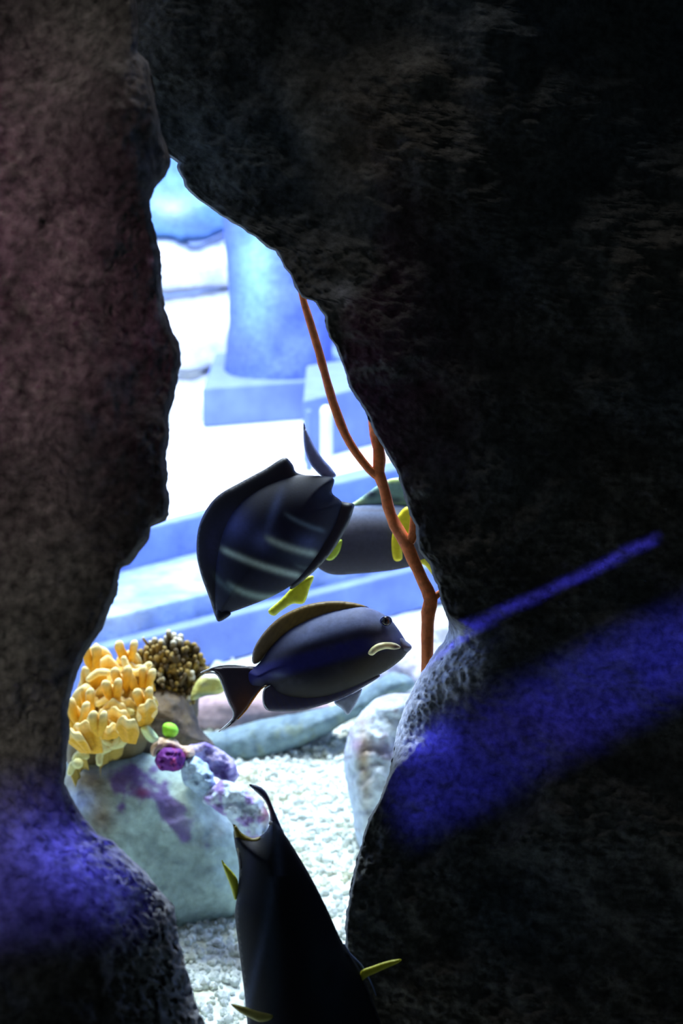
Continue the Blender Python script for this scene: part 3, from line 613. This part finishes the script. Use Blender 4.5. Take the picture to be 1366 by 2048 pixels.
# ---------------------------------------------------------------- fish
# striped sailfin tang
D = 2.72; fa = empty('striped_fish', P(560, 1090, D))
tag(fa, 'black disc-shaped fish with pale grey stripes, hanging nose down in the gap', 'fish')
def colF1(x, y):
    # stripes run across the body, sagging towards the lower right
    def bar(x0, y0, x1, y1, sag, wd):
        t = np.clip((x-x0)/(x1-x0), 0, 1); yc_ = y0+(y1-y0)*t+sag*4*t*(1-t); e = sst(x0-8, x0+12, x)*sst(x1+8, x1-12, x)
        return np.exp(-((y-yc_)/wd)**2)*e
    bars = [(bar(441, 1097, 602, 1152, 6, 6.5), (150, 168, 158)), (bar(530, 1075, 634, 1108, 5, 7), (140, 158, 150)), (bar(455, 1168, 572, 1192, 12, 7), (112, 130, 124)),
            (bar(570, 1028, 650, 1062, 4, 5)*0.6, (90, 110, 125)), (bar(590, 1130, 628, 1138, 2, 4)*0.3, (90, 110, 110)), (bar(420, 1140, 470, 1185, 6, 8)*0.5, (80, 98, 100))]
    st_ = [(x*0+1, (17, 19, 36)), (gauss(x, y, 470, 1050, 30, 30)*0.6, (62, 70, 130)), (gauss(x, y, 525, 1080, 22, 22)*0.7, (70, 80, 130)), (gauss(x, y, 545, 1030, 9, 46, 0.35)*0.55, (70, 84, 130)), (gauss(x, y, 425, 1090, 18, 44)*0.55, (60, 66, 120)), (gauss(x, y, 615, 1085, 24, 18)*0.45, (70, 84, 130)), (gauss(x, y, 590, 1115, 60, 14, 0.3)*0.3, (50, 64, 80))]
    return mixc(st_+bars)
inflate('body', [(640,952),(668,958),(664,985),(684,1006),(676,1040),(655,1080),(628,1122),(590,1165),(540,1195),(490,1215),(455,1228),(437,1241),(430,1210),(428,1170),(432,1120),(446,1060),(475,1010),(520,975),(580,952)], D, 0.032, 90, M_fish, dim(colF1, 1.1), fa, step=4)
inflate('dorsal_fin', [(572,915),(586,930),(592,944),(615,951),(640,954),(560,985),(500,1020),(470,1070),(455,1130),(450,1190),(440,1232),(432,1236),(420,1200),(402,1150),(393,1105),(397,1055),(415,1015),(440,988),(480,965),(530,938),(558,920)], D+0.004, 0.006, 20, M_fin, dim(colF1, 0.6), fa, step=5)
inflate('anal_fin', [(664,962),(661,982),(672,998),(690,1004),(708,1008),(706,1022),(696,1050),(676,1086),(655,1115),(620,1150),(580,1178),(600,1120),(640,1060)], D+0.004, 0.006, 14, M_fin, flat((16, 18, 30)), fa, step=5)
inflate('tail_fin', [(607,845),(614,862),(628,890),(644,915),(664,938),(672,952),(655,958),(640,950),(622,930),(611,905),(607,880)], D+0.01, 0.005, 10, M_fin,
        lambda x, y: mixc([(x*0+1, (105, 112, 150)), (sst(900, 850, y)*0.6, (150, 150, 170))]), fa, step=4)
inflate('pelvic_fin', [(627,1152),(620,1175),(612,1200),(604,1208),(585,1208),(562,1222),(548,1232),(536,1222),(560,1200),(600,1160)], D+0.02, 0.004, 10, M_fin, lambda x, y: mixc([(x*0+1, (214, 216, 40)), (gauss(x, y, 560, 1222, 30, 8, -0.6)*0.5, (160, 170, 90))]), fa, step=4)
inflate('mouth', [(436,1243),(431,1230),(438,1216),(462,1226),(450,1238)], D-0.002, 0.006, 9, M_fish, flat((16, 18, 28)), fa, step=3)

# brown surgeonfish
D = 2.6; fb = empty('surgeonfish', P(660, 1310, D))
tag(fb, 'brown and blue surgeonfish with ochre back fin swimming right', 'fish')
def colF2(x, y):
    ax = 1352-0.27*(x-520); v = y-ax
    n = fbm(x, y, 20, 3, 7)
    return mixc([(x*0+1, (44, 39, 38)), (sst(60, 30, v), (38, 36, 50)), (sst(22, 2, v)*sst(-60, -40, v), (44, 44, 120)), (sst(-14, -30, v), (52, 52, 78)),
                 (sst(-30, -50, v)*sst(540, 640, x), (122, 132, 178)), (gauss(x, y, 770, 1262, 34, 26, 0.5)*0.85, (134, 142, 172)),
                 (sst(690, 760, x)*gauss(x, y, 745, 1268, 60, 12, -0.2)*0.9, (36, 36, 60)), (gauss(x, y, 740, 1330, 70, 22, -0.4)*0.6, (76, 66, 40)), (gauss(x, y, 556, 1350, 14, 5)*0.7, (110, 120, 160)), (sst(0.2, 0.6, n)*0.2, (80, 80, 90))])
inflate('body', [(817,1292),(808,1276),(795,1256),(778,1236),(755,1222),(728,1214),(695,1216),(650,1226),(610,1242),(575,1262),(545,1290),(525,1318),(512,1332),(495,1345),(500,1370),(520,1374),(540,1370),(556,1386),(590,1396),(640,1396),(690,1382),(735,1362),(775,1340),(804,1318),(814,1306),(820,1300)],
        D, 0.030, 62, M_fish, dim(colF2, 0.6), fb, step=4)
inflate('dorsal_fin', [(738,1216),(715,1207),(680,1202),(640,1204),(600,1214),(560,1234),(530,1262),(510,1292),(504,1316),(508,1328),(522,1322),(540,1300),(575,1268),(620,1244),(670,1228),(715,1219)], D+0.003, 0.005, 14, M_fin,
        lambda x, y: mixc([(x*0+1, (122, 98, 44)), (sst(600, 520, x)*0.6, (84, 74, 66)), (0.35*sst(0.3, 0.9, np.sin((x+y*0.7)*0.55)), (90, 72, 40))]), fb, step=3.5)
inflate('anal_fin', [(544,1366),(530,1374),(525,1390),(526,1408),(534,1420),(556,1423),(600,1421),(640,1412),(680,1398),(720,1378),(760,1352),(730,1352),(660,1375),(590,1385)], D+0.003, 0.005, 14, M_fin,
        lambda x, y: mixc([(x*0+1, (52, 48, 74)), (0.3*sst(0.3, 0.9, np.sin((x-y*0.5)*0.5)), (70, 56, 50))]), fb, step=3.5)
tf = inflate('tail_fin', [(528,1336),(505,1333),(480,1332),(450,1332),(425,1336),(404,1344),(425,1342),(438,1352),(446,1372),(456,1400),(466,1422),(466,1438),(452,1452),(438,1462),(462,1450),(476,1438),(492,1420),(508,1396),(524,1376),(540,1360)], D+0.002, 0.005, 10, M_fin,
        lambda x, y: mixc([(x*0+1, (40, 30, 44)), (gauss(x, y, 490, 1410, 22, 30)*0.6, (104, 60, 24))]), fb, step=3)
tube('fin_edge', [P(x, y, D+0.002) for x, y in ((520,1338),(480,1332),(450,1331),(425,1336),(402,1345))], [.0008, .0014, .0014, .0014, .0008], M_white, fb, seg=6, sm=0.006)['label'] = 'thin white upper edge of tail'
tube('fin_edge', [P(x, y, D+0.001) for x, y in ((412,1347),(430,1346),(441,1358),(450,1382),(460,1408),(468,1424),(466,1438),(452,1452),(438,1463))], [.0008, .0014, .0016, .0016, .0016, .0016, .0016, .0014, .0008], M_white, fb, seg=6, sm=0.006)['label'] = 'thin white hind edge of tail'
tube('fin_edge', [P(x, y, D+0.001) for x, y in ((476,1438),(492,1420),(508,1396),(522,1378),(534,1371))], [.0007, .001, .0012, .001, .0006], mat('fin_orange', lin((230, 150, 60)), bstr=0), fb, seg=6, sm=0.006)['label'] = 'thin orange lower edge of tail'
tube('fin_edge', [P(x, y, D-0.001) for x, y in ((540,1371),(529,1378),(526,1392),(528,1408),(536,1419))], [.0006, .001, .001, .001, .0006], M_white, fb, seg=6, sm=0.006)['label'] = 'thin white edge of anal fin'
inflate('pectoral_fin', [(736,1307),(742,1296),(756,1287),(775,1284),(792,1287),(802,1295),(790,1299),(772,1298),(756,1303),(745,1311)], D-0.034, 0.004, 8, M_fin,
        lambda x, y: mixc([(x*0+1, (236, 226, 168)), (gauss(x, y, 792, 1294, 10, 6), (60, 56, 70))]), fb, step=3)
inflate('pelvic_fin', [(668,1404),(690,1392),(712,1382),(724,1378),(716,1400),(702,1424),(694,1430),(684,1418)], D+0.012, 0.003, 8, M_fin, flat((176, 186, 206)), fb, step=3.5)
e = sphere('eye', 772, 1242, D-0.021, 0.0075, M_eye, fb)
tube('eye_ring', [P(772+11*math.cos(a), 1242+9*math.sin(a), D-0.024) for a in [k*2*math.pi/10 for k in range(11)]], [.0011]*11, mat('eye_ring', lin((96, 110, 170)), bstr=0), fb, seg=6, sm=0.004)
inflate('mouth', [(798,1272),(812,1282),(823,1292),(822,1299),(814,1304),(802,1306),(790,1296)], D-0.002, 0.010, 12, M_fish, flat((92, 92, 112)), fb, step=3)
sphere('tail_spine', 511, 1356, D-0.010, 0.0022, M_white, fb)['label'] = 'tiny bright white spine at tail root'

# grey fish behind the whip
D = 2.95; fg = empty('grey_fish', P(760, 1080, D))
tag(fg, 'grey fish with yellow fins half hidden behind the orange coral', 'fish')
def colF3(x, y):
    return mixc([(x*0+1, (96, 96, 112)), (sst(1050, 1120, y), (56, 52, 66)), (sst(1050, 1010, y), (112, 130, 172)), (np.exp(-((y-1020-0.05*(x-750))/3.5)**2)*0.6, (90, 84, 96)), (gauss(x, y, 840, 1040, 40, 40)*0.5, (150, 150, 150))])
inflate('body', [(600,1085),(625,1060),(655,1030),(690,1015),(740,1008),(800,1010),(850,1020),(890,1045),(905,1075),(890,1105),(850,1125),(790,1140),(720,1147),(660,1148),(620,1120)], D, 0.032, 62, M_fish, dim(colF3, 0.8), fg, step=5)
inflate('dorsal_fin', [(690,1018),(715,1000),(735,985),(770,962),(800,955),(850,960),(860,1015),(800,1012),(740,1012)], D+0.003, 0.005, 14, M_fin,
        lambda x, y: mixc([(x*0+1, (128, 168, 160)), (gauss(x, y, 742, 988, 14, 8), (40, 46, 70)), (gauss(x, y, 790, 1000, 20, 7), (70, 90, 100)), (gauss(x, y, 712, 1004, 18, 8), (190, 214, 150)), (gauss(x, y, 780, 960, 30, 5), (190, 210, 100))]), fg, step=4)
inflate('pectoral_fin', [(786,1062),(792,1038),(806,1018),(818,1014),(830,1030),(828,1060),(815,1082),(804,1090),(804,1118),(788,1120),(783,1090)], D-0.034, 0.004, 10, M_fin, flat((238, 218, 40)), fg, step=4)
inflate('anal_fin', [(655,1100),(668,1085),(684,1080),(678,1105),(664,1120),(652,1118)], D-0.034, 0.003, 10, M_fin, flat((170, 190, 60)), fg, step=4)
inflate('pelvic_fin', [(820,1105),(845,1098),(862,1110),(872,1128),(866,1150),(850,1132),(832,1124)], D-0.005, 0.004, 10, M_fin, flat((226, 214, 60)), fg, step=4)
inflate('tail_fin', [(612,1075),(590,1050),(580,1030),(584,1080),(580,1130),(596,1115),(618,1100)], D+0.002, 0.004, 10, M_fin, flat((150, 150, 90)), fg, step=4)

# dark fish in the foreground, head down and out of the picture
D = 2.2; fd = empty('dark_fish', P(600, 1900, D))
tag(fd, 'nearly black fish diving below the gap, yellow tips and fins, nearest of all', 'fish')
def colF4(x, y):
    c = 560+(y-1650)*0.18
    return mixc([(x*0+1, (16, 19, 28)), (np.exp(-((x-(548+12*np.sin((y-1640)/90)-0.12*(y-1650)*(y > 1750)))/9)**2)*sst(1600, 1640, y)*0.75, (70, 84, 110)), (gauss(x, y, 545, 1880, 18, 160, -0.05)*0.45, (44, 66, 84)), (gauss(x, y, 655, 1960, 40, 110, -0.2)*0.5, (44, 62, 80)), (gauss(x, y, 660, 1950, 16, 26)*0.6, (14, 16, 24)), (gauss(x, y, 500, 1720, 12, 40)*0.5, (60, 64, 96))])
inflate('body', [(468,1660),(486,1672),(512,1676),(532,1662),(546,1640),(560,1655),(590,1700),(625,1760),(655,1820),(685,1885),(720,1940),(745,2000),(765,2060),(770,2130),(740,2230),(680,2330),(620,2390),(585,2380),(540,2280),(505,2150),(494,2040),(488,1980),(478,1900),(470,1830),(476,1780),(478,1730),(470,1690)],
        D, 0.034, 95, M_fish, dim(colF4, 0.7), fd, step=6)
inflate('tail_fin', [(498,1570),(516,1572),(532,1584),(545,1612),(560,1648),(572,1680),(548,1684),(534,1668),(540,1640),(536,1615),(524,1595)], D+0.004, 0.004, 10, M_fin,
        lambda x, y: mixc([(x*0+1, (70, 80, 118)), (gauss(x, y, 534, 1630, 10, 26)*0.8, (150, 74, 60)), (sst(1640, 1680, y), (24, 27, 40))]), fd, step=4)
inflate('dorsal_fin', [(466,1648),(472,1650),(484,1666),(505,1676),(522,1674),(520,1700),(490,1730),(480,1740),(474,1700)], D-0.002, 0.004, 10, M_fin, lambda x, y: mixc([(x*0+1, (128, 118, 30)), (sst(1678, 1715, y), (30, 32, 40))]), fd, step=4)
inflate('pectoral_fin', [(722,1942),(745,1932),(775,1922),(802,1918),(796,1926),(765,1940),(735,1954),(724,1962)], D-0.004, 0.003, 8, M_fin, lambda x, y: mixc([(x*0+1, (196, 196, 44)), (sst(1950, 1962, y)*0.6, (100, 110, 40))]), fd, step=3)
inflate('pectoral_fin', [(443,1720),(452,1730),(466,1745),(476,1762),(476,1790),(470,1800),(460,1770),(450,1745)], D+0.004, 0.003, 8, M_fin, flat((196, 204, 50)), fd, step=3)
inflate('pelvic_fin', [(462,2008),(485,2012),(515,2022),(545,2030),(540,2040),(520,2044),(500,2036),(478,2024)], D-0.034, 0.003, 8, M_fin, flat((140, 140, 70)), fd, step=3)
sphere('tail_spine', 541, 1646, D-0.008, 0.0026, M_white, fd)['label'] = 'tiny bright white spine at tail root'
tube('fin_edge', [P(x, y, D-0.002) for x, y in ((688,1888),(700,1908),(722,1930),(740,1960),(752,1990))], [.0006, .0012, .0014, .001, .0006], mat('fin_rim', lin((120, 140, 190)), bstr=0), fd, seg=6, sm=0.008)['label'] = 'thin pale blue edge of back fin'
